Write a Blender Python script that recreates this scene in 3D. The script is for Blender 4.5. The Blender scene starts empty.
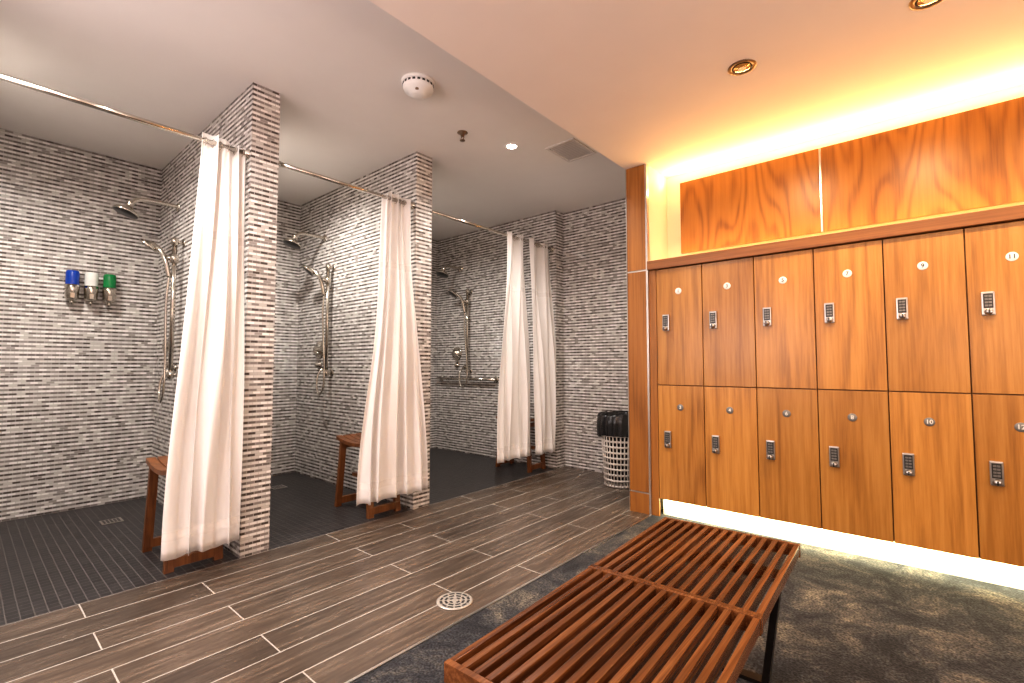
import bpy, bmesh, math, random
from mathutils import Vector, Matrix
random.seed(7)
scene = bpy.context.scene
COL = scene.collection
try:
    scene.view_settings.view_transform = 'Standard'
    scene.view_settings.exposure = 0.12
    scene.view_settings.look = 'Medium High Contrast'
except Exception:
    pass

# ------------------------------------------------------------------ materials
class NT:
    def __init__(s, name):
        s.m = bpy.data.materials.new(name); s.m.use_nodes = True
        s.t = s.m.node_tree; s.b = s.t.nodes['Principled BSDF']
        s.out = s.t.nodes['Material Output']
    def n(s, typ, props=None, **ins):
        nd = s.t.nodes.new(typ)
        for k, v in (props or {}).items(): setattr(nd, k, v)
        for k, v in ins.items():
            key = k.replace('_', ' ')
            sock = nd.inputs[int(k[1:])] if (k[0] == 'i' and k[1:].isdigit()) else nd.inputs[key]
            s.set(sock, v)
        return nd
    def set(s, sock, v):
        if isinstance(v, bpy.types.NodeSocket): s.t.links.new(v, sock)
        elif isinstance(v, bpy.types.Node): s.t.links.new(v.outputs[0], sock)
        else: sock.default_value = v
    def math(s, op, a, b=0.0):
        return s.n('ShaderNodeMath', {'operation': op}, i0=a, i1=b).outputs[0]
    def ramp(s, fac, stops, interp='LINEAR'):
        r = s.n('ShaderNodeValToRGB'); s.set(r.inputs[0], fac)
        cr = r.color_ramp; cr.interpolation = interp
        while len(cr.elements) < len(stops): cr.elements.new(0.5)
        for e, (p, c) in zip(cr.elements, stops):
            e.position = p; e.color = (*c, 1) if len(c) == 3 else c
        return r.outputs[0]
    def mix(s, fac, a, b, blend='MIX'):
        m = s.n('ShaderNodeMix', {'data_type': 'RGBA', 'blend_type': blend})
        s.set(m.inputs[0], fac)
        s.set(m.inputs[6], (*a, 1) if isinstance(a, tuple) and len(a) == 3 else a)
        s.set(m.inputs[7], (*b, 1) if isinstance(b, tuple) and len(b) == 3 else b)
        return m.outputs[2]
    def bump(s, h, strength=0.3, dist=0.002):
        b = s.n('ShaderNodeBump', Strength=strength, Distance=dist, Height=h)
        s.set(s.b.inputs['Normal'], b.outputs[0])
    def bs(s, **k):
        for a, v in k.items():
            a = a.replace('_', ' ')
            if isinstance(v, tuple) and len(v) == 3: v = (*v, 1)
            s.set(s.b.inputs[a], v)

def plain(name, col, rough=0.5, metal=0.0, var=0.08, scale=30, spec=None, bump=0.0, emit=None):
    t = NT(name)
    pos = t.n('ShaderNodeTexCoord').outputs['Object']
    nz = t.n('ShaderNodeTexNoise', Vector=pos, Scale=scale, Detail=3.0)
    d = tuple(c * (1 - var) for c in col); l = tuple(min(1, c * (1 + var)) for c in col)
    t.bs(Base_Color=t.ramp(nz.outputs[0], [(0.3, d), (0.7, l)]), Roughness=rough, Metallic=metal)
    if bump: t.bump(nz.outputs[0], bump, 0.003)
    if emit:
        t.bs(Emission_Color=emit[0], Emission_Strength=emit[1])
    return t.m

def wood(name, dark, mid, light, grain='Z', rings=26.0, nscale=1.1, rough=0.35, streak=0.5, stretch=0.12, fine=95, vary=0.0):
    t = NT(name)
    pos = t.n('ShaderNodeNewGeometry').outputs['Position']
    rnd = t.n('ShaderNodeObjectInfo').outputs['Random']
    off = t.n('ShaderNodeVectorMath', {'operation': 'SCALE'}, Vector=(13.1, 17.7, 9.3), Scale=rnd).outputs[0]
    v = t.n('ShaderNodeVectorMath', {'operation': 'ADD'}, i0=pos, i1=off).outputs[0]
    sc = {'X': (stretch, 1, 1), 'Y': (1, stretch, 1), 'Z': (1, 1, stretch)}[grain]
    mp = t.n('ShaderNodeMapping', Vector=v, Scale=sc)
    nz = t.n('ShaderNodeTexNoise', Vector=mp.outputs[0], Scale=nscale * 3, Detail=1.5, Roughness=0.45)
    w = t.math('MULTIPLY', nz.outputs[0], rings * 6.28)
    w = t.math('SINE', w)
    w = t.math('MULTIPLY_ADD', w, 0.5); t.t.nodes[-1].inputs[2].default_value = 0.5
    w = t.math('POWER', w, 1.6)
    sc2 = tuple((2.0 if c == stretch else fine) for c in sc)
    mp2 = t.n('ShaderNodeMapping', Vector=v, Scale=sc2)
    nz2 = t.n('ShaderNodeTexNoise', Vector=mp2.outputs[0], Scale=1.0, Detail=4.0, Roughness=0.65)
    st = t.ramp(nz2.outputs[0], [(0.34, (0, 0, 0)), (0.66, (1, 1, 1))])
    f = t.n('ShaderNodeMix', {'data_type': 'FLOAT'}, i0=streak, i2=w, i3=st).outputs[0]
    col = t.ramp(f, [(0.05, light), (0.5, mid), (0.95, dark)])
    big = t.n('ShaderNodeTexNoise', Vector=mp.outputs[0], Scale=3.0, Detail=1.0)
    col = t.mix(0.35, col, t.ramp(big.outputs[0], [(0.3, tuple(c*0.7 for c in mid)), (0.7, light)]))
    if vary:
        col = t.mix(1.0, col, t.ramp(rnd, [(0.0, (1-vary,)*3), (1.0, (1+vary*0.6,)*3)]), 'MULTIPLY')
    t.bs(Base_Color=col, Roughness=rough)
    t.bump(nz2.outputs[0], 0.08, 0.001)
    return t.m

def mosaic(name):
    t = NT(name)
    p = t.n('ShaderNodeSeparateXYZ'); t.set(p.inputs[0], t.n('ShaderNodeNewGeometry').outputs['Position'])
    u = t.math('ADD', p.outputs[0], p.outputs[1])
    v = t.n('ShaderNodeCombineXYZ', X=u, Y=p.outputs[2], Z=0.0)
    RH = 0.0158
    br = t.n('ShaderNodeTexBrick', {'offset': 0.5, 'offset_frequency': 2, 'squash': 1.0}, Vector=v,
             Color1=(0, 0, 0, 1), Color2=(1, 1, 1, 1), Mortar=(0.5, 0.5, 0.5, 1), Scale=1.0,
             Mortar_Size=0.0014, Mortar_Smooth=0.1, Bias=0.0, Brick_Width=0.043, Row_Height=RH)
    dk = t.ramp(br.outputs[0], [(0.0, (0.085, 0.07, 0.062)), (0.28, (0.16, 0.14, 0.128)), (0.55, (0.25, 0.225, 0.21)), (0.90, (0.52, 0.49, 0.46))], 'CONSTANT')
    lt = t.ramp(br.outputs[0], [(0.0, (0.66, 0.63, 0.60)), (0.35, (0.82, 0.79, 0.76)), (0.75, (0.58, 0.55, 0.52)), (0.95, (0.32, 0.29, 0.27))], 'CONSTANT')
    rowf = t.math('FRACT', t.math('MULTIPLY', p.outputs[2], 1 / (2 * RH)))
    alt = t.math('GREATER_THAN', rowf, 0.5)
    col = t.mix(alt, dk, lt)
    col = t.mix(br.outputs['Fac'], col, (0.46, 0.43, 0.41))
    t.bs(Base_Color=col, Roughness=0.22)
    t.bump(t.math('SUBTRACT', 1.0, br.outputs['Fac']), 0.5, 0.003)
    return t.m

def shower_floor(name):
    t = NT(name)
    pos = t.n('ShaderNodeNewGeometry').outputs['Position']
    br = t.n('ShaderNodeTexBrick', {'offset': 0.0, 'squash': 1.0}, Vector=pos,
             Color1=(0.013, 0.012, 0.013, 1), Color2=(0.030, 0.027, 0.028, 1), Mortar=(0.095, 0.086, 0.082, 1), Scale=1.0,
             Mortar_Size=0.0024, Mortar_Smooth=0.1, Bias=0.0, Brick_Width=0.044, Row_Height=0.044)
    t.bs(Base_Color=br.outputs[0], Roughness=0.42)
    t.bump(t.math('SUBTRACT', 1.0, br.outputs['Fac']), 0.4, 0.002)
    return t.m

def plank_floor(name):
    t = NT(name)
    p = t.n('ShaderNodeSeparateXYZ'); t.set(p.inputs[0], t.n('ShaderNodeNewGeometry').outputs['Position'])
    v = t.n('ShaderNodeCombineXYZ', X=t.math('ADD', p.outputs[1], 0.35), Y=t.math('ADD', p.outputs[0], 2.985 + 1.8), Z=0.0)
    br = t.n('ShaderNodeTexBrick', {'offset': 0.37, 'offset_frequency': 2, 'squash': 1.0}, Vector=v,
             Color1=(0, 0, 0, 1), Color2=(1, 1, 1, 1), Mortar=(0.5, 0.5, 0.5, 1), Scale=1.0,
             Mortar_Size=0.0028, Mortar_Smooth=0.05, Bias=0.0, Brick_Width=1.2, Row_Height=0.18)
    rv = t.n('ShaderNodeVectorMath', {'operation': 'SCALE'}, Vector=(7, 3, 5), Scale=br.outputs[0]).outputs[0]
    vv = t.n('ShaderNodeVectorMath', {'operation': 'ADD'}, i0=v, i1=rv).outputs[0]
    mp = t.n('ShaderNodeMapping', Vector=vv, Scale=(2.2, 30, 1))
    nz = t.n('ShaderNodeTexNoise', Vector=mp.outputs[0], Scale=1.6, Detail=5.0, Roughness=0.65)
    grain = t.ramp(nz.outputs[0], [(0.28, (0.038, 0.027, 0.020)), (0.5, (0.090, 0.068, 0.052)), (0.72, (0.19, 0.150, 0.115))])
    tint = t.ramp(br.outputs[0], [(0.0, (0.78, 0.76, 0.75)), (1.0, (1.18, 1.13, 1.08))])
    col = t.mix(1.0, grain, tint, 'MULTIPLY')
    col = t.mix(br.outputs['Fac'], col, (0.50, 0.46, 0.41))
    t.bs(Base_Color=col, Roughness=t.ramp(nz.outputs[0], [(0.3, (0.38,)*3), (0.7, (0.22,)*3)]))
    t.bump(t.math('SUBTRACT', nz.outputs[0], t.math('MULTIPLY', br.outputs['Fac'], 0.8)), 0.12, 0.002)
    return t.m

def carpet(name):
    t = NT(name)
    pos = t.n('ShaderNodeNewGeometry').outputs['Position']
    a = t.n('ShaderNodeTexNoise', Vector=pos, Scale=3.6, Detail=9.0, Roughness=0.78, Distortion=0.5)
    c1 = t.ramp(a.outputs[0], [(0.40, (0.013, 0.014, 0.017)), (0.48, (0.031, 0.032, 0.037)), (0.55, (0.066, 0.062, 0.057)), (0.64, (0.17, 0.148, 0.115))])
    f = t.n('ShaderNodeTexNoise', Vector=pos, Scale=110.0, Detail=2.0)
    c2 = t.mix(0.9, c1, t.ramp(f.outputs[0], [(0.35, (0.2,)*3), (0.65, (1.9,)*3)]), 'MULTIPLY')
    t.bs(Base_Color=c2, Roughness=0.95)
    t.bump(f.outputs[0], 0.8, 0.006)
    return t.m

def cloth(name):
    t = NT(name)
    pos = t.n('ShaderNodeTexCoord').outputs['Object']
    w = t.n('ShaderNodeTexNoise', Vector=pos, Scale=6.0, Detail=1.0)
    t.bs(Base_Color=t.ramp(w.outputs[0], [(0.3, (0.95, 0.925, 0.905)), (0.7, (0.97, 0.955, 0.94))]), Roughness=0.75)
    tr = t.n('ShaderNodeBsdfTranslucent', Color=(1.0, 0.92, 0.87, 1))
    mx = t.n('ShaderNodeMixShader', i0=0.28, i1=t.b.outputs[0], i2=tr.outputs[0])
    t.t.links.new(mx.outputs[0], t.out.inputs[0])
    return t.m

M_MOS = mosaic('mosaic_tile')
M_SF = shower_floor('shower_floor_tile')
M_PL = plank_floor('wood_look_plank_tile')
M_CP = carpet('mottled_carpet')
M_PAINT = plain('cream_paint', (0.86, 0.79, 0.69), 0.7, var=0.015, scale=5)
M_CEILL = plain('shower_ceiling_paint', (0.82, 0.775, 0.735), 0.75, var=0.01, scale=5)
M_CEILR = plain('lounge_ceiling_paint', (0.92, 0.80, 0.72), 0.75, var=0.01, scale=5)  # peach tint puts some of the orange light into the ceiling colour
M_LOCK = wood('locker_veneer', (0.21, 0.075, 0.013), (0.43, 0.180, 0.036), (0.56, 0.265, 0.066), 'Z', rings=9, nscale=0.9, rough=0.28, streak=0.66, stretch=0.10, fine=48, vary=0.14)
M_PANEL = wood('panel_veneer', (0.17, 0.052, 0.006), (0.37, 0.140, 0.019), (0.46, 0.192, 0.031), 'Z', rings=13, nscale=1.2, rough=0.33, streak=0.42, stretch=0.22, fine=60)
M_CROWN = wood('cornice_wood', (0.15, 0.048, 0.011), (0.24, 0.085, 0.022), (0.31, 0.125, 0.034), 'X', rings=8, rough=0.35, streak=0.7)
M_PILL = wood('pillar_veneer', (0.17, 0.058, 0.010), (0.33, 0.125, 0.024), (0.42, 0.17, 0.036), 'Z', rings=8, rough=0.35, streak=0.65, stretch=0.1, fine=60)
M_BENCH = wood('bench_wood', (0.030, 0.010, 0.004), (0.11, 0.037, 0.012), (0.27, 0.108, 0.037), 'Y', rings=9, rough=0.22, streak=0.7)
M_TEAK = wood('teak', (0.06, 0.020, 0.008), (0.16, 0.056, 0.018), (0.26, 0.100, 0.032), 'Z', rings=8, rough=0.35, streak=0.6)
M_CHROME = plain('chrome', (0.60, 0.56, 0.50), 0.13, 1.0, var=0.03)
M_STEEL = plain('brushed_steel', (0.66, 0.63, 0.59), 0.28, 1.0, var=0.05)
M_LOCKM = plain('lock_nickel', (0.46, 0.44, 0.42), 0.3, 1.0, var=0.05)
M_KEY = plain('lock_keys', (0.20, 0.19, 0.18), 0.4, 0.6, var=0.05)
M_DARK = plain('dark_plastic', (0.02, 0.02, 0.02), 0.35, var=0.2)
M_BLKSTEEL = plain('black_steel', (0.018, 0.015, 0.014), 0.35, 0.6, var=0.2)
M_INNER = plain('locker_carcass_board', (0.20, 0.09, 0.03), 0.6)
M_WHITE = plain('white_plastic', (0.85, 0.83, 0.80), 0.35, var=0.02)
M_GREYB = plain('grey_badge', (0.20, 0.19, 0.18), 0.4, 0.3, var=0.05)
M_INK = plain('black_ink', (0.02, 0.02, 0.02), 0.5)
M_INKW = plain('light_ink', (0.75, 0.72, 0.68), 0.5)
M_CLOTH = cloth('curtain_fabric')
M_SEAM = plain('curtain_seam', (0.86, 0.82, 0.79), 0.8, var=0.02)
M_BAG = plain('black_liner_plastic', (0.012, 0.012, 0.013), 0.22, var=0.2)
M_WICK = plain('woven_resin', (0.62, 0.57, 0.52), 0.55, var=0.15, scale=60)
M_BLUE = plain('blue_soap', (0.008, 0.05, 0.34), 0.12, var=0.05)
M_CLEAR = plain('white_soap', (0.70, 0.70, 0.66), 0.12, var=0.05)
M_GREEN = plain('green_soap', (0.008, 0.18, 0.05), 0.12, var=0.05)
M_LAMP = plain('lamp_lens', (1, 0.95, 0.85), 0.3, emit=((1.0, 0.86, 0.68), 40.0))
M_LAMPD = plain('lamp_reflector', (0.55, 0.42, 0.28), 0.25, 0.8, emit=((1.0, 0.8, 0.5), 0.25))
M_NICK = plain('bronze_nickel', (0.28, 0.20, 0.14), 0.3, 0.9)
M_VENT = plain('vent_grille', (0.70, 0.65, 0.61), 0.5)
M_PLINTH = plain('plinth_laminate', (0.82, 0.80, 0.66), 0.5, var=0.02)

# ------------------------------------------------------------------ mesh helpers
def box(bm, c, s, mi=0, bevel=0.0, rot=None):
    r = bmesh.ops.create_cube(bm, size=1.0)
    vs = r['verts']
    M = Matrix.Translation(Vector(c)) @ (rot.to_4x4() if rot is not None else Matrix.Identity(4)) @ Matrix.Diagonal((*s, 1))
    bmesh.ops.transform(bm, matrix=M, verts=vs)
    fs = set(f for v in vs for f in v.link_faces)
    for f in fs: f.material_index = mi
    if bevel > 0:
        es = list(set(e for v in vs for e in v.link_edges))
        rr = bmesh.ops.bevel(bm, geom=es, offset=bevel, segments=2, profile=0.7, affect='EDGES')
        for f in rr['faces']: f.material_index = mi

def bx(bm, x0, x1, y0, y1, z0, z1, mi=0, bevel=0.0):
    box(bm, ((x0+x1)/2, (y0+y1)/2, (z0+z1)/2), (abs(x1-x0), abs(y1-y0), abs(z1-z0)), mi, bevel)

def lathe(bm, prof, seg=32, mi=0, M=None, mis=None, smooth=True):
    M = M or Matrix.Identity(4)
    rings = []
    for (r, z) in prof:
        if r < 1e-6: rings.append([bm.verts.new(M @ Vector((0, 0, z)))])
        else: rings.append([bm.verts.new(M @ Vector((r*math.cos(2*math.pi*i/seg), r*math.sin(2*math.pi*i/seg), z))) for i in range(seg)])
    for k in range(len(rings)-1):
        a, b = rings[k], rings[k+1]
        m = mis[k] if mis else mi
        for i in range(seg):
            j = (i+1) % seg
            try:
                if len(a) == 1 and len(b) == 1: continue
                if len(a) == 1: f = bm.faces.new((a[0], b[i], b[j]))
                elif len(b) == 1: f = bm.faces.new((a[i], b[0], a[j]))
                else: f = bm.faces.new((a[i], b[i], b[j], a[j]))
                f.material_index = m; f.smooth = smooth
            except ValueError: pass

def dirM(loc, d):
    return Matrix.Translation(Vector(loc)) @ Vector((0, 0, 1)).rotation_difference(Vector(d).normalized()).to_matrix().to_4x4()

def cyl(bm, p0, p1, r0, r1=None, seg=20, mi=0):
    r1 = r0 if r1 is None else r1
    p0, p1 = Vector(p0), Vector(p1); L = (p1-p0).length
    lathe(bm, [(0, 0), (r0, 0), (r1, L), (0, L)], seg, mi, dirM(p0, p1-p0))

def tube(bm, pts, r, seg=10, mi=0, closed=False, rx=None):
    pts = [Vector(p) for p in pts]; n = len(pts)
    rings = []; up = None
    for i in range(n):
        if closed: t = (pts[(i+1) % n]-pts[i-1]).normalized()
        else: t = (pts[min(i+1, n-1)]-pts[max(i-1, 0)]).normalized()
        if up is None:
            up = Vector((0, 0, 1)) if abs(t.z) < 0.9 else Vector((1, 0, 0))
        up = (up - t*up.dot(t)).normalized(); sd = t.cross(up)
        rr = r[i] if isinstance(r, (list, tuple)) else r
        rings.append([bm.verts.new(pts[i] + (sd*math.cos(2*math.pi*k/seg)*(rx or rr) + up*math.sin(2*math.pi*k/seg)*rr)) for k in range(seg)])
    rng = range(n) if closed else range(n-1)
    for i in rng:
        a, b = rings[i], rings[(i+1) % n]
        for k in range(seg):
            f = bm.faces.new((a[k], a[(k+1) % seg], b[(k+1) % seg], b[k])); f.material_index = mi; f.smooth = True
    if not closed:
        for rg, fl in ((rings[0], True), (rings[-1], False)):
            f = bm.faces.new(rg if not fl else rg[::-1]); f.material_index = mi

def spline(pts, k=8):
    P = [Vector(p) for p in pts]; P = [P[0]*2-P[1]] + P + [P[-1]*2-P[-2]]
    o = []
    for i in range(1, len(P)-2):
        for j in range(k):
            t = j/k; a, b, c, d = P[i-1:i+3]
            o.append(0.5*((2*b)+(c-a)*t+(2*a-5*b+4*c-d)*t*t+(3*b-a-3*c+d)*t**3))
    o.append(P[-2]); return o

def obj(name, bm, mats, parent=None, loc=None, fixn=True):
    me = bpy.data.meshes.new(name)
    if fixn: bmesh.ops.recalc_face_normals(bm, faces=bm.faces[:])
    bm.to_mesh(me); bm.free()
    for m in (mats if isinstance(mats, (list, tuple)) else [mats]): me.materials.append(m)
    o = bpy.data.objects.new(name, me); COL.objects.link(o)
    if parent: o.parent = parent
    if loc: o.location = loc
    return o

def root(name, loc, label, category, group=None, rotz=0.0):
    e = bpy.data.objects.new(name, None); COL.objects.link(e)
    e.empty_display_size = 0.1; e.location = loc; e.rotation_euler[2] = rotz
    meta(e, label, category, group); return e

def meta(o, label, category, group=None):
    o['label'] = label; o['category'] = category
    if group: o['group'] = group

def struct(o): o['kind'] = 'structure'; return o

def dup(o, loc=None, parent=None, rep=None):
    c = o.copy()
    COL.objects.link(c)
    if parent: c.parent = parent
    if loc is not None: c.location = loc
    for ch in list(o.children): dup(ch, None, c)
    return c

# ------------------------------------------------------------------ key dims
H = 1.10
XF, XB = -2.985, -4.95
ZL, ZR = 2.80, 2.64
XE, XC = -1.72, -1.545
YL = 3.38

def slab(name, x0, x1, y0, y1, z0, z1, mat):
    bm = bmesh.new(); bx(bm, x0, x1, y0, y1, z0, z1); return struct(obj(name, bm, mat))

slab('floor', XB-0.15, XF, -1.75, 4.5, -0.1, 0, M_SF)
slab('floor', XF, XC, -1.75, 4.5, -0.1, 0, M_PL)
slab('floor', XC, 2.45, -1.75, 3.9, -0.1, 0, M_CP)
slab('trim_1', XC-0.006, XC+0.006, -1.6, YL-0.012, 0, 0.004, M_STEEL)
slab('wall_left', XB-0.15, XB, -1.75, 4.5, 0, ZL, M_MOS)
slab('wall_back', XB, XC, 4.35, 4.5, 0, ZL, M_MOS)
slab('wall_shower', XB, XF, 4.2, 4.35, 0, ZL, M_MOS)
slab('wall_partition', XB, XF, 1.09, 1.25, 0, ZL, M_MOS)
slab('wall_partition', XB, XF, 2.31, 2.47, 0, ZL, M_MOS)
slab('wall_partition', XB, XF, -0.32, -0.16, 0, ZL, M_MOS)
slab('wall_divider', XE+0.004, XC, 3.405, 4.35, 0, ZR, M_PAINT)
slab('wall_locker', XC, 2.45, 3.75, 3.9, 0, ZR, M_PAINT)
slab('wall_right', 2.30, 2.45, -1.6, 3.75, 0, ZR, M_PAINT)
slab('wall_front', XB, 2.30, -1.75, -1.6, 0, ZL, M_PAINT)
slab('ceiling', XB-0.15, XE, -1.75, 4.5, ZL, ZL+0.1, M_CEILL)
slab('ceiling', XE, 2.45, -1.75, 4.5, ZR, ZL+0.1, M_CEILR)

# ------------------------------------------------------------------ pillar
R = root('wood_pillar', ((XE+XC)/2, 3.387, 0), 'tall wood-veneered pillar with thin metal edge strips beside the lockers', 'pillar')
w = (XC-XE)/2
for (z0, z1) in ((0.0, 0.145), (0.158, 1.815), (1.828, ZR)):
    bm = bmesh.new(); bx(bm, -w+0.006, w-0.016, -0.017, 0.017, z0, z1, 0, 0.001); obj('veneer_panel', bm, M_PILL, R)
bm = bmesh.new()
bx(bm, w-0.015, w, -0.02, 0.017, 0, ZR); bx(bm, -w, -w+0.005, -0.02, 0.017, 0, ZR)
bx(bm, -w+0.006, w-0.016, -0.012, 0.017, 0.146, 0.157); bx(bm, -w+0.006, w-0.016, -0.012, 0.017, 1.816, 1.827)
obj('metal_strip', bm, M_STEEL, R)

# ------------------------------------------------------------------ lockers
def text_mesh(s, size):
    cu = bpy.data.curves.new('t', 'FONT'); cu.body = s; cu.size = size; cu.align_x = 'CENTER'; cu.align_y = 'CENTER'; cu.extrude = 0.0006; cu.offset = 0.0004
    o = bpy.data.objects.new('t', cu); COL.objects.link(o)
    dg = bpy.context.evaluated_depsgraph_get()
    me = bpy.data.meshes.new_from_object(o.evaluated_get(dg))
    bpy.data.objects.remove(o); bpy.data.curves.remove(cu)
    return me

LW = 0.335; X0 = -1.487; ZB, ZM, ZT = 0.128, 0.958, 1.815
def lock_mesh():
    bm = bmesh.new()
    bx(bm, -0.025, 0.025, -0.016, 0, -0.060, 0.060, 0, 0.006)
    bx(bm, -0.018, 0.018, -0.0185, -0.014, -0.024, 0.050, 1, 0.002)
    for i in range(2):
        for j in range(4):
            bx(bm, -0.012+i*0.014-0.001, -0.002+i*0.014+0.001, -0.0205, -0.018, -0.016+j*0.016, -0.006+j*0.016, 2, 0.001)
    lathe(bm, [(0, 0.03), (0.012, 0.03), (0.014, 0.027), (0.014, 0.004), (0.017, 0)], 20, 0, dirM((0, -0.015, -0.042), (0, -1, 0)))
    bx(bm, -0.003, 0.003, -0.047, -0.044, -0.053, -0.031, 1)
    me = bpy.data.meshes.new('combination_lock'); bmesh.ops.recalc_face_normals(bm, faces=bm.faces[:]); bm.to_mesh(me); bm.free()
    for m in (M_LOCKM, M_DARK, M_KEY): me.materials.append(m)
    return me
LOCKME = lock_mesh()
def locker_meshes(h):
    bm = bmesh.new(); w = LW/2-0.0005; t = 0.014; y0, y1 = 0.021, 0.365
    bx(bm, -w, -w+t, y0, y1, 0, h-0.001); bx(bm, w-t, w, y0, y1, 0, h-0.001)
    bx(bm, -w+t, w-t, y0, y1, 0, t); bx(bm, -w+t, w-t, y0, y1, h-t-0.001, h-0.001); bx(bm, -w+t, w-t, y1-0.008, y1, t, h-t)
    a = bpy.data.meshes.new('body'); bm.to_mesh(a); bm.free(); a.materials.append(M_INNER)
    bm = bmesh.new(); bx(bm, -LW/2+0.003, LW/2-0.003, 0, 0.019, 0.002, h-0.005, 0, 0.0012)
    b = bpy.data.meshes.new('door'); bm.to_mesh(b); bm.free(); b.materials.append(M_LOCK)
    return a, b
def locker(col, upper):
    z0 = ZM if upper else ZB; h = (ZT-ZM) if upper else (ZM-ZB)
    num = col*2+1 if upper else col*2+2
    lab = ('orange-brown wood-veneer locker with keypad lock and white number %d badge' if upper else
           'orange-brown wood-veneer locker with keypad lock and grey number %d badge') % num
    R = root('locker', (X0+(col+0.5)*LW, YL, z0), lab, 'locker', 'two-tier wood locker bank')
    A, B = LM[upper]
    b = bpy.data.objects.new('body', A); b.parent = R; COL.objects.link(b)
    d = bpy.data.objects.new('door', B); d.parent = R; COL.objects.link(d)
    l = bpy.data.objects.new('combination_lock', LOCKME); l.parent = d; COL.objects.link(l)
    l['label'] = 'silver keypad combination lock with turn knob'
    l.location = (-LW/2+0.075, 0, (1.412-ZM) if upper else (0.566-ZB))
    bm = bmesh.new()
    Mx = Matrix.Rotation(math.radians(90), 4, 'X')
    lathe(bm, [(0, 0.003), (0.021, 0.003), (0.023, 0.0015), (0.023, 0)], 28, 0, Mx)
    me = text_mesh(str(num), 0.031)
    tm = bmesh.new(); tm.from_mesh(me); bmesh.ops.transform(tm, matrix=Matrix.Translation((0, -0.0036, 0)) @ Mx, verts=tm.verts)
    for f in tm.faces: f.material_index = 1
    tm.to_mesh(me); tm.free()
    n0 = len(bm.faces); bm.from_mesh(me); bm.faces.ensure_lookup_table()
    for f in bm.faces[n0:]: f.material_index = 1
    o = obj('number_badge', bm, [M_WHITE, M_INK] if upper else [M_GREYB, M_INKW], d, fixn=False)
    o.location = (0.0, 0, (1.638-ZM) if upper else (0.80-ZB))
LM = {True: locker_meshes(ZT-ZM), False: locker_meshes(ZM-ZB)}
NC = 7
for c in range(NC):
    locker(c, True); locker(c, False)
XL1 = X0+NC*LW
bm = bmesh.new(); bx(bm, XC+0.001, X0-0.002, YL+0.002, YL+0.02, 0.0, ZT)
o = obj('filler_strip', bm, M_PILL); meta(o, 'narrow vertical wood filler strip between pillar and lockers', 'filler strip')
slab('baseboard_locker', X0, XL1, 3.45, 3.75, 0, ZB-0.001, M_PLINTH)
bm = bmesh.new()
bx(bm, XC+0.001, XL1+0.01, YL-0.03, YL+0.0, ZT+0.001, ZT+0.067, 0, 0.002)
bx(bm, XC+0.001, XL1+0.01, YL, 3.749, ZT+0.001, ZT+0.02)
o = obj('locker_cornice', bm, M_CROWN); meta(o, 'dark wood cornice board running along the locker tops', 'cornice')
px = [-1.39, -0.461, 0.475, 1.41]
for i in range(3):
    bm = bmesh.new(); bx(bm, px[i]+0.006, px[i+1]-0.006, 3.615, 3.64, 1.965, 2.518, 0, 0.0015)
    for xx in (px[i]+0.15, px[i+1]-0.15):
        bx(bm, xx-0.02, xx+0.02, 3.64, 3.7495, 2.2, 2.26)
    o = obj('wood_wall_panel', bm, M_PANEL); meta(o, 'glossy orange wood veneer panel backlit on the wall above lockers', 'wall panel', 'wood panels above the lockers')
for i in (1, 2):
    slab('trim_%d' % (i+1), px[i]-0.005, px[i]+0.005, 3.611, 3.64, 1.965, 2.518, M_STEEL)

# ------------------------------------------------------------------ bench
BR = root('slatted_bench', (-0.605, 1.416, 0), 'reddish-brown slatted wooden bench with black metal legs on carpet', 'bench', rotz=math.radians(1.9))
L2, W2, ZT2 = 0.665, 0.26, 0.43
bm = bmesh.new()
ns = 15
for i in range(ns):
    x = -W2+0.010 + i*(2*W2-0.020)/(ns-1)
    hw = 0.0085
    for (a, b) in ((-L2+0.018, -0.014), (0.014, L2-0.018)):
        bx(bm, x-hw, x+hw, a, b, ZT2-0.036, ZT2, 0, 0.0018)
obj('slats', bm, M_BENCH, BR)
for y in (-L2+0.009, L2-0.009):
    bm = bmesh.new(); bx(bm, -W2, W2, y-0.0085, y+0.0085, ZT2-0.045, ZT2, 0, 0.002)
    obj('end_rail', bm, M_BENCH, BR)
for y in (-0.0075, 0.0075):
    bm = bmesh.new(); bx(bm, -W2, W2, y-0.006, y+0.006, ZT2-0.045, ZT2+0.0015, 0, 0.0015)
    obj('cross_rail', bm, M_BENCH, BR)
for y in (-0.44, 0.44):
    bm = bmesh.new(); bx(bm, -W2+0.02, W2-0.02, y-0.02, y+0.02, ZT2-0.056, ZT2-0.037, 0, 0.002)
    obj('support_batten', bm, M_BENCH, BR)
for y in (-0.44, 0.44):
    bm = bmesh.new()
    xt, xb = 0.235, 0.185
    for s in (-1, 1):
        vs = []
        for (xx, zz) in ((s*xt, ZT2-0.057), (s*(xt-0.022), ZT2-0.057), (s*(xb-0.022), 0.0), (s*xb, 0.0)):
            vs.append((xx, zz))
        f1 = [bm.verts.new((a, y-0.02, b)) for a, b in vs]; f2 = [bm.verts.new((a, y+0.02, b)) for a, b in vs]
        bm.faces.new(f1); bm.faces.new(f2[::-1])
        for k in range(4): bm.faces.new((f1[k], f2[k], f2[(k+1) % 4], f1[(k+1) % 4]))
    bx(bm, -xb+0.01, xb-0.01, y-0.02, y+0.02, 0, 0.014); bx(bm, -xt+0.01, xt-0.01, y-0.02, y+0.02, ZT2-0.069, ZT2-0.057)
    obj('leg', bm, M_BLKSTEEL, BR)

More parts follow.
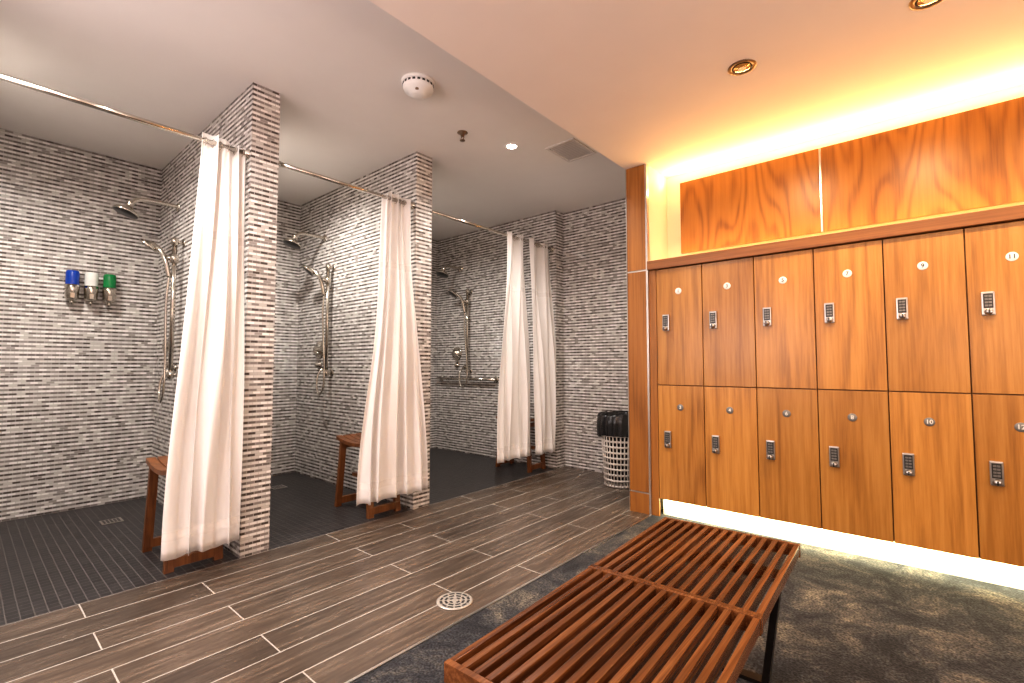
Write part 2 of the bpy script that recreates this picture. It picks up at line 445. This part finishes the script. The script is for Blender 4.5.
# ------------------------------------------------------------------ curtain rods & curtains
XR, ZRD = -3.03, 2.37
def rod(y0, y1, lab):
    R = root('curtain_rod', (XR, y0, ZRD), lab, 'curtain rod', 'shower curtain rods')
    bm = bmesh.new(); cyl(bm, (0, 0.004, 0), (0, y1-y0-0.004, 0), 0.014, seg=16); obj('rod', bm, M_CHROME, R)
    for (yy, d) in ((0.0, 1), (y1-y0, -1)):
        bm = bmesh.new(); lathe(bm, [(0, 0), (0.032, 0), (0.032, 0.005), (0.018, 0.014), (0.018, 0.03), (0.0142, 0.03)], 24, 0, dirM((0, yy, 0), (0, d, 0)))
        obj('flange', bm, M_CHROME, R)
rod(-0.16, 1.09, 'polished chrome curtain rod between tiled shower partitions')
rod(1.25, 2.31, 'polished chrome curtain rod between tiled shower partitions')
rod(2.47, 4.2, 'long polished chrome curtain rod spanning the widest shower stall')

def curtain(yt, yb, xb, zb, folds, seed, label, zt=None, amp=0.03, ampb=0.042, delay=0.35, rings=6):
    zt = zt or ZRD+0.035
    R = root('shower_curtain', (XR, (yt[0]+yt[1])/2, zb), label, 'shower curtain', 'white shower curtains')
    rs = random.Random(seed); ph = [rs.uniform(0, 6.28) for _ in range(6)]
    nu, nv = folds*16, 50
    bm = bmesh.new(); G = []
    sm = lambda t: t*t*(3-2*t)
    for j in range(nv+1):
        v = j/nv; row = []
        a = yt[0]+(yb[0]-yt[0])*sm(min(1, v*1.0))**0.8
        q = max(0, (v-delay)/(1-delay)); b = yt[1]+(yb[1]-yt[1])*sm(q)
        xc = 0 + (xb-XR)*sm(min(1, v/0.62))
        am = amp+(ampb-amp)*v
        for i in range(nu+1):
            u = i/nu
            w = u*folds*2*math.pi + 1.3*math.sin(2.3*u*6.28+ph[0]) + 1.1*v*math.sin(3*u*3.14+ph[1])
            en = 0.35+0.65*math.sin(u*7+ph[2]+v*2.2)**2
            x = math.sin(w)*am*en + 0.10*am*math.sin(2*w+ph[3])
            x += 0.012*math.sin(v*7+u*11+ph[4])
            y = a+(b-a)*u + 0.008*math.cos(w)*(1 if 0.03 < u < 0.97 else 0)
            z = zt+(zb-zt)*v + 0.008*math.sin(w*1.0+1)*(v) + 0.012*math.sin(u*5+ph[5])*(1-v)
            row.append(bm.verts.new((xc+x, y-(yt[0]+yt[1])/2, z-zb)))
        G.append(row)
    for j in range(nv):
        for i in range(nu):
            f = bm.faces.new((G[j][i], G[j][i+1], G[j+1][i+1], G[j+1][i])); f.smooth = True
            if j in (12, nv-3): f.material_index = 1
    o = obj('fabric', bm, [M_CLOTH, M_SEAM], R, fixn=False)
    sl = o.modifiers.new('s', 'SOLIDIFY'); sl.thickness = 0.0015
    for k in range(rings):
        yy = (k+0.5)/rings*(yt[1]-yt[0]) - (yt[1]-yt[0])/2
        bm = bmesh.new()
        tube(bm, [(0.023*math.cos(t*math.pi/9), 0, 0.023*math.sin(t*math.pi/9)-0.004) for t in range(18)], 0.0022, 6, closed=True)
        obj('curtain_ring', bm, M_CHROME, R, (0, yy, ZRD-zb))
curtain((0.845, 1.075), (0.70, 1.07), -2.945, 0.115, 4, 3, 'white fabric shower curtain bunched against tiled partition, over stool')
curtain((2.05, 2.285), (1.795, 2.37), -2.90, 0.155, 5, 5, 'white fabric shower curtain bunched by tiled partition, flaring toward hem', delay=0.45)
curtain((3.44, 3.74), (3.25, 3.80), -3.0, 0.2, 4, 9, 'white fabric shower curtain panel bunched on the widest stall rod', delay=0.2)
curtain((3.78, 4.185), (3.82, 4.185), -2.97, 0.2, 4, 12, 'white fabric shower curtain panel gathered beside the tiled end wall', delay=0.2)

# ------------------------------------------------------------------ stools
def stool():
    R = root('shower_stool', (-3.30, 0.89, 0), 'teak shower stool with curved slatted seat on tiled shower floor', 'stool', 'teak shower stools')
    L, W, Hs = 0.235, 0.14, 0.515
    bm = bmesh.new()
    n = 5; sw = 2*W/n
    for k in range(n):
        yc = -W+sw*(k+0.5); N = 14; top = []
        for i in range(N+1):
            x = -L+2*L*i/N; z = Hs+0.032*(x/L)**2
            top.append([bm.verts.new((x, yc+sy*(sw/2-0.004), z+dz)) for sy, dz in ((-1, 0), (1, 0), (1, -0.026), (-1, -0.026))])
        for i in range(N):
            a, b = top[i], top[i+1]
            for q in range(4): bm.faces.new((a[q], a[(q+1) % 4], b[(q+1) % 4], b[q]))
        bm.faces.new(top[0]); bm.faces.new(top[-1][::-1])
    obj('seat', bm, M_TEAK, R)
    for s in (-1, 1):
        bm = bmesh.new()
        for q in (-1, 1):
            vs = [(s*(L-0.055), q*(W-0.012), Hs-0.01), (s*(L-0.055), q*(W-0.057), Hs-0.01), (s*(L-0.012), q*(W-0.045), 0), (s*(L-0.012), q*(W-0.0), 0)]
            f1 = [bm.verts.new((x-0.014, y, z)) for x, y, z in vs]; f2 = [bm.verts.new((x+0.014, y, z)) for x, y, z in vs]
            bm.faces.new(f1); bm.faces.new(f2[::-1])
            for k in range(4): bm.faces.new((f1[k], f2[k], f2[(k+1) % 4], f1[(k+1) % 4]))
        bx(bm, s*(L-0.016)-0.015, s*(L-0.016)+0.015, -W+0.01, W-0.01, 0.02, 0.07, 0, 0.003)
        bx(bm, s*(L-0.053)-0.014, s*(L-0.053)+0.014, -W+0.014, W-0.014, Hs-0.06, Hs-0.018, 0, 0.003)
        obj('leg_frame', bm, M_TEAK, R)
    bm = bmesh.new(); bx(bm, -L+0.04, L-0.04, -0.018, 0.018, 0.22, 0.25, 0, 0.003); obj('stretcher', bm, M_TEAK, R)
    return R
S = stool()
dup(S, (-3.28, 2.10, 0)); dup(S, (-3.32, 4.0, 0))

# ------------------------------------------------------------------ shower fixtures (local: x along wall, -y outward)
def fixtures():
    A = root('fixed_shower_head', (0, 0, 2.35), 'chrome wall-mounted shower head on a curved arm', 'shower head', 'wall shower heads')
    bm = bmesh.new(); lathe(bm, [(0, 0), (0.040, 0), (0.040, 0.004), (0.020, 0.012), (0.016, 0.012)], 24, 0, dirM((0, 0, 0), (0, -1, 0))); obj('flange', bm, M_CHROME, A)
    bm = bmesh.new(); tube(bm, spline([(0, -0.001, 0), (0, -0.10, 0.005), (0.01, -0.24, -0.005), (0.02, -0.30, -0.05)]), 0.016, 12); obj('arm', bm, M_CHROME, A)
    bm = bmesh.new(); lathe(bm, [(0.014, -0.01), (0.026, 0.0), (0.026, 0.014), (0.018, 0.024), (0.036, 0.045), (0.076, 0.072), (0.082, 0.084), (0.078, 0.092), (0.0, 0.092)], 28, 0, dirM((0.02, -0.30, -0.045), (0, -0.35, -1)), mis=[0]*7+[1]); obj('spray_head', bm, [M_CHROME, M_DARK], A)
    B = root('hand_shower_set', (0, 0, 1.0), 'chrome hand shower on vertical slide bar with hanging hose', 'hand shower', 'hand showers on slide bars')
    bm = bmesh.new(); cyl(bm, (0, -0.06, 0.0), (0, -0.06, 1.06), 0.016, seg=16)
    for z in (0.03, 1.03):
        cyl(bm, (0, 0, z), (0, -0.06, z), 0.014, seg=16); lathe(bm, [(0, 0), (0.032, 0), (0.032, 0.005), (0.016, 0.012)], 24, 0, dirM((0, 0, z), (0, -1, 0)))
        lathe(bm, [(0, -0.028), (0.024, -0.024), (0.024, 0.024), (0, 0.028)], 20, 0, Matrix.Translation((0, -0.06, z)))
    obj('slide_bar', bm, M_CHROME, B)
    bm = bmesh.new(); lathe(bm, [(0.0162, -0.034), (0.029, -0.03), (0.029, 0.03), (0.0162, 0.034)], 20, 0, Matrix.Translation((0, -0.06, 0.90)))
    cyl(bm, (0, -0.07, 0.90), (-0.03, -0.105, 0.905), 0.016, 0.020); obj('holder', bm, M_CHROME, B)
    bm = bmesh.new(); tube(bm, spline([(-0.022, -0.085, 0.76), (-0.030, -0.105, 0.87), (-0.055, -0.130, 0.95), (-0.115, -0.170, 1.010)]), 0.018, 12)
    lathe(bm, [(0.014, -0.01), (0.030, 0.0), (0.066, 0.018), (0.074, 0.030), (0.068, 0.040), (0, 0.042)], 28, 0, dirM((-0.120, -0.175, 1.017), (-0.25, -0.55, -0.75)), mis=[0]*4+[1]); obj('handset', bm, [M_CHROME, M_DARK], B)
    bm = bmesh.new(); tube(bm, spline([(-0.022, -0.085, 0.77), (-0.01, -0.10, 0.55), (0.045, -0.105, 0.10), (0.04, -0.11, -0.10), (-0.03, -0.11, -0.17), (-0.085, -0.105, -0.10), (-0.10, -0.09, 0.0), (-0.10, -0.05, 0.06), (-0.10, -0.010, 0.08)], 10), 0.009, 8)
    lathe(bm, [(0, 0), (0.028, 0), (0.028, 0.006), (0.014, 0.02)], 20, 0, dirM((-0.10, 0, 0.08), (0, -1, 0))); obj('hose', bm, M_CHROME, B)
    C = root('shower_valve', (0, 0, 1.25), 'round chrome shower valve with lever handle', 'shower valve', 'shower valves')
    bm = bmesh.new(); lathe(bm, [(0, 0), (0.090, 0), (0.090, 0.004), (0.080, 0.012), (0.038, 0.016), (0.034, 0.05), (0, 0.055)], 36, 0, dirM((0, 0, 0), (0, -1, 0))); obj('escutcheon', bm, M_CHROME, C)
    bm = bmesh.new(); tube(bm, [(0, -0.045, 0), (0.04, -0.055, -0.02), (0.10, -0.06, -0.04)], [0.016, 0.013, 0.010], 10); obj('lever', bm, M_CHROME, C)
    bm = bmesh.new(); lathe(bm, [(0, 0), (0.038, 0), (0.038, 0.006), (0.022, 0.012), (0.022, 0.04), (0, 0.043)], 24, 0, dirM((0.01, 0, -0.145), (0, -1, 0))); obj('diverter_knob', bm, M_CHROME, C)
    return (A, -0.19), (B, 0.0), (C, -0.25)
FX = fixtures()
for k, (xb_, yf) in enumerate(((-4.23, 2.31), (-4.30, 4.2))):
    for r, dx in FX: dup(r, (xb_+dx, yf, r.location.z))
for r, dx in FX: r.location = (-4.23+dx, 1.09, r.location.z)
GB = root('grab_bar', (-4.35, 4.2, 0.93), 'long horizontal brushed steel grab bar on mosaic wall', 'grab bar')
bm = bmesh.new(); cyl(bm, (-0.52, -0.055, 0), (0.52, -0.055, 0), 0.018, seg=16); obj('bar', bm, M_CHROME, GB)
for x in (-0.49, 0.49):
    bm = bmesh.new(); cyl(bm, (x, 0, 0), (x, -0.055, 0), 0.016); lathe(bm, [(0, 0), (0.04, 0), (0.04, 0.005), (0.017, 0.01)], 24, 0, dirM((x, 0, 0), (0, -1, 0))); obj('mount', bm, M_CHROME, GB)

def disp(y, mat, word):
    R = root('soap_dispenser', (XB, y, 1.60), 'chrome wall soap dispenser with %s soap bottle' % word, 'soap dispenser', 'soap dispensers in a row')
    bm = bmesh.new(); bx(bm, 0, 0.012, -0.028, 0.028, 0.0, 0.20, 0, 0.003)
    lathe(bm, [(0, 0.0), (0.030, 0.0), (0.040, 0.012), (0.044, 0.085), (0.046, 0.115), (0.040, 0.115)], 28, 0, Matrix.Translation((0.058, 0, 0)))
    cyl(bm, (0.058, 0, 0.002), (0.058, 0, -0.035), 0.014, 0.010); bx(bm, 0.07, 0.11, -0.014, 0.014, 0.01, 0.05, 0, 0.004)
    obj('pump_holder', bm, M_CHROME, R)
    bm = bmesh.new(); lathe(bm, [(0, 0.09), (0.039, 0.09), (0.041, 0.12), (0.041, 0.205), (0.036, 0.222), (0, 0.226)], 28, 0, Matrix.Translation((0.058, 0, 0))); obj('bottle', bm, mat, R)
disp(0.545, M_BLUE, 'blue'); disp(0.655, M_CLEAR, 'white'); disp(0.765, M_GREEN, 'green')

# ------------------------------------------------------------------ waste basket
WB = root('waste_basket', (-2.14, 4.02, 0), 'pale woven waste basket with black liner standing by tiled wall', 'waste basket')
bm = bmesh.new()
rb, rt, hb = 0.14, 0.175, 0.62
for i in range(30):
    a = 2*math.pi*i/30
    tube(bm, [(rb*math.cos(a), rb*math.sin(a), 0.01), (rt*math.cos(a), rt*math.sin(a), hb)], 0.006, 6)
nr = 13
for j in range(nr):
    z = 0.015+j*(hb-0.02)/(nr-1); r = rb+(rt-rb)*z/hb
    pts = [((r+0.006*(1 if (i+j) % 2 else -1))*math.cos(2*math.pi*i/60), (r+0.006*(1 if (i+j) % 2 else -1))*math.sin(2*math.pi*i/60), z) for i in range(60)]
    tube(bm, pts, 0.010, 6, closed=True, rx=0.004)
lathe(bm, [(0, 0.004), (rb, 0.004), (rb, 0.012), (0, 0.012)], 30)
obj('woven_body', bm, M_WICK, WB)
bm = bmesh.new(); seg = 72; rs = random.Random(2); rings = []
prof = [(rb-0.03, 0.05), (rt-0.022, 0.55), (rt-0.01, hb+0.02), (rt+0.008, hb+0.04), (rt+0.024, hb+0.02), (rt+0.028, hb-0.05), (rt+0.022, hb-0.16)]
nz = [rs.uniform(-1, 1) for _ in range(seg)]
for k, (r, z) in enumerate(prof):
    am = (0, 0.003, 0.004, 0.006, 0.006, 0.009, 0.012)[k]
    rings.append([bm.verts.new(((r+am*math.sin(i*1.7+k))*math.cos(2*math.pi*i/seg), (r+am*math.sin(i*1.7+k))*math.sin(2*math.pi*i/seg), z+(0.035*nz[i//6] if k == 6 else 0.012*nz[(i//4) % 72]*(k > 1)))) for i in range(seg)])
for k in range(len(rings)-1):
    for i in range(seg):
        f = bm.faces.new((rings[k][i], rings[k+1][i], rings[k+1][(i+1) % seg], rings[k][(i+1) % seg])); f.smooth = True
bm.faces.new(rings[0])
o = obj('bin_liner', bm, M_BAG, WB, fixn=False); o['label'] = 'shiny black plastic bin liner folded over the rim'

# ------------------------------------------------------------------ ceiling items
R = root('smoke_detector', (-2.24, 1.74, ZL), 'round off-white ceiling smoke detector with vented rim', 'smoke detector')
bm = bmesh.new(); lathe(bm, [(0, 0), (0.100, 0), (0.100, -0.014), (0.092, -0.018)], 40); obj('base', bm, M_WHITE, R)
bm = bmesh.new(); lathe(bm, [(0.090, -0.016), (0.092, -0.036), (0.084, -0.056), (0.058, -0.064), (0.052, -0.078), (0.034, -0.086), (0, -0.087)], 40)
for i in range(20):
    a = 2*math.pi*i/20
    box(bm, (0.0915*math.cos(a), 0.0915*math.sin(a), -0.028), (0.003, 0.016, 0.012), 1, rot=Matrix.Rotation(a, 3, 'Z'))
box(bm, (0.040, -0.040, -0.072), (0.014, 0.014, 0.010), 2)
obj('dome', bm, [M_WHITE, M_DARK, M_NICK], R)
R = root('fire_sprinkler', (-2.49, 2.34, ZL), 'small dark metal ceiling fire sprinkler head', 'sprinkler')
bm = bmesh.new(); lathe(bm, [(0, 0), (0.038, 0), (0.038, -0.004), (0.016, -0.010), (0.013, -0.03), (0.0, -0.03)], 24); obj('escutcheon', bm, M_NICK, R)
bm = bmesh.new()
for s in (-1, 1): tube(bm, [(s*0.010, 0, -0.028), (s*0.016, 0, -0.042), (s*0.004, 0, -0.058)], 0.003, 6)
lathe(bm, [(0, -0.056), (0.020, -0.058), (0.020, -0.061), (0, -0.062)], 16); obj('deflector', bm, M_NICK, R)

def downlight(loc, lit, lab):
    R = root('recessed_downlight', loc, lab, 'ceiling light')
    r = 0.05 if lit else 0.062
    bm = bmesh.new(); lathe(bm, [(r-0.014, 0.0), (r-0.014, -0.003), (r-0.004, -0.006), (r+0.004, -0.004), (r+0.006, 0.0)], 36); obj('trim_ring', bm, M_WHITE if lit else M_NICK, R)
    bm = bmesh.new()
    if lit: lathe(bm, [(0, -0.001), (r-0.014, -0.001), (r-0.014, -0.0005)], 28)
    else:
        lathe(bm, [(0.0, -0.010), (0.020, -0.010), (0.040, -0.004), (0.048, -0.001)], 28, mis=[0, 1, 2])
    obj('lamp', bm, M_LAMP if lit else [M_LAMPD, M_CHROME, M_DARK], R)
downlight((-2.36, 2.74, ZL), True, 'small lit recessed downlight in shower area ceiling')
downlight((-0.655, 2.585, ZR), False, 'round bronze-rimmed recessed downlight in warm ceiling')
downlight((0.075, 2.60, ZR), False, 'round bronze-rimmed recessed downlight in warm ceiling')

R = root('air_vent', (-2.05, 3.10, ZL), 'rectangular louvred air vent grille in the ceiling', 'air vent')
bm = bmesh.new()
bx(bm, -0.13, 0.13, -0.165, -0.145, -0.008, 0); bx(bm, -0.13, 0.13, 0.145, 0.165, -0.008, 0); bx(bm, -0.13, -0.11, -0.145, 0.145, -0.008, 0); bx(bm, 0.11, 0.13, -0.145, 0.145, -0.008, 0)
obj('frame', bm, M_VENT, R)
bm = bmesh.new()
for i in range(12):
    box(bm, (0, -0.135+i*0.0245, -0.005), (0.22, 0.018, 0.0015), 0, rot=Matrix.Rotation(0.25, 3, 'X'))
obj('louvre', bm, M_VENT, R)

# ------------------------------------------------------------------ drains
R = root('floor_drain', (-1.69, 1.555, 0), 'round pale metal floor drain with slotted pattern in plank floor', 'floor drain')
bm = bmesh.new(); lathe(bm, [(0, 0.001), (0.085, 0.001), (0.085, 0.004), (0.075, 0.005), (0.0, 0.005)], 40, 0); obj('grate', bm, plain('drain_cover', (0.52, 0.48, 0.43), 0.35, 0.4), R)
bm = bmesh.new()
for ring, (r, n, l) in enumerate(((0.022, 4, 0.018), (0.042, 8, 0.024), (0.064, 12, 0.026))):
    for i in range(n):
        a = 2*math.pi*(i+0.5*ring)/n
        box(bm, (r*math.cos(a), r*math.sin(a), 0.0052), (0.011, l, 0.001), 0, rot=Matrix.Rotation(a, 3, 'Z'))
obj('slot', bm, M_DARK, R)
for (x, y) in ((-4.38, 0.75), (-4.45, 1.93), (-4.40, 3.2)):
    R = root('shower_drain', (x, y, 0), 'small square steel drain in mosaic shower floor', 'floor drain', 'shower floor drains')
    bm = bmesh.new(); bx(bm, -0.06, 0.06, -0.06, 0.06, 0, 0.003, 0, 0.001)
    obj('frame', bm, M_STEEL, R)
    bm = bmesh.new()
    for i in range(5):
        for j in range(5): bx(bm, -0.048+i*0.02, -0.034+i*0.02, -0.048+j*0.02, -0.034+j*0.02, 0.0032, 0.0036)
    obj('slot', bm, M_DARK, R)

# ------------------------------------------------------------------ lights
def area(loc, rot, sx, sy, e, col):
    l = bpy.data.lights.new('area_light', 'AREA'); l.shape = 'RECTANGLE'; l.size = sx; l.size_y = sy; l.energy = e; l.color = col
    o = bpy.data.objects.new('area_light', l); o.location = loc; o.rotation_euler = rot; COL.objects.link(o); return o
def spot(loc, tgt, e, col, ang=100, blend=0.8, r=0.03):
    l = bpy.data.lights.new('spot_lamp', 'SPOT'); l.energy = e; l.color = col; l.spot_size = math.radians(ang); l.spot_blend = blend; l.shadow_soft_size = r
    o = bpy.data.objects.new('spot_lamp', l); o.location = loc
    o.rotation_euler = (Vector(tgt)-Vector(loc)).to_track_quat('-Z', 'Y').to_euler(); COL.objects.link(o); return o
PI = math.pi
WARM = (1.0, 0.56, 0.20); WARM2 = (1.0, 0.76, 0.48); NEU = (1.0, 0.94, 0.88)
xm = (XC+XL1)/2; LN = XL1-XC-0.1
area((xm, 3.69, 2.53), (PI+0.75, 0, 0), LN, 0.04, 18, WARM)             # cove above panels
area((xm, 3.50, ZT+0.035), (PI-0.35, 0, 0), LN, 0.03, 6.5, (1.0, 0.60, 0.16))  # on top of lockers
area((xm+0.03, 3.405, ZB-0.006), (0.5, 0, 0), LN, 0.02, 10, (1.0, 0.95, 0.62))     # under lockers
for x, y in ((-0.655, 2.585), (0.075, 2.60), (0.8, 2.6)):
    spot((x, y, ZR-0.03), (x, YL, 0.9), 44, WARM2, 120, 1.0)
area((0.3, 0.6, ZR-0.02), (0, 0, 0), 1.6, 1.6, 24, (1.0, 0.84, 0.66))  # added overhead fill, stands for no ceiling fitting
# added soft fill behind the viewpoint, no real fixtures there
area((0.9, -1.55, 1.7), (math.radians(115), 0, 0), 2.2, 1.2, 36, (1.0, 0.72, 0.58))
area((-2.2, -1.55, 1.7), (math.radians(108), 0, 0), 2.2, 1.4, 48, (1.0, 0.88, 0.90))
area((2.25, 1.0, 1.5), (0, math.radians(105), 0), 1.2, 2.4, 44, (1.0, 0.83, 0.77))  # added side fill to brighten the curtains
area((-1.1, -0.9, 1.8), (PI, 0, 0), 0.7, 0.7, 12, (0.86, 0.66, 1.0))  # added lavender uplight, only tints the ceiling
# showers and corridor
for (x, y, e) in ((-3.8, 0.02, 100), (-3.8, 1.48, 105), (-3.8, 2.78, 85)):
    spot((x, y, ZL-0.03), (x-0.1, y+0.25, 0.6), e, NEU, 150, 0.8, 0.04)
spot((-2.36, 2.74, ZL-0.03), (-2.4, 2.9, 0), 75, NEU, 140, 0.8)
spot((-2.36, 0.45, ZL-0.03), (-2.5, 0.6, 0), 80, NEU, 140, 0.8)
area((-2.35, -0.6, ZL-0.02), (0, 0, 0), 1.0, 1.2, 30, NEU)

wd = bpy.data.worlds.new('World'); scene.world = wd; wd.use_nodes = True
wd.node_tree.nodes['Background'].inputs[0].default_value = (0.9, 0.8, 0.7, 1)
wd.node_tree.nodes['Background'].inputs[1].default_value = 0.15

# ------------------------------------------------------------------ camera
cam = bpy.data.cameras.new('Camera'); cam.sensor_width = 36; cam.lens = 476/1024*36; cam.clip_start = 0.02
co = bpy.data.objects.new('Camera', cam); COL.objects.link(co)
co.location = (0, 0, H); co.rotation_euler = (math.radians(90+2.88), 0, math.radians(40.7))
scene.camera = co
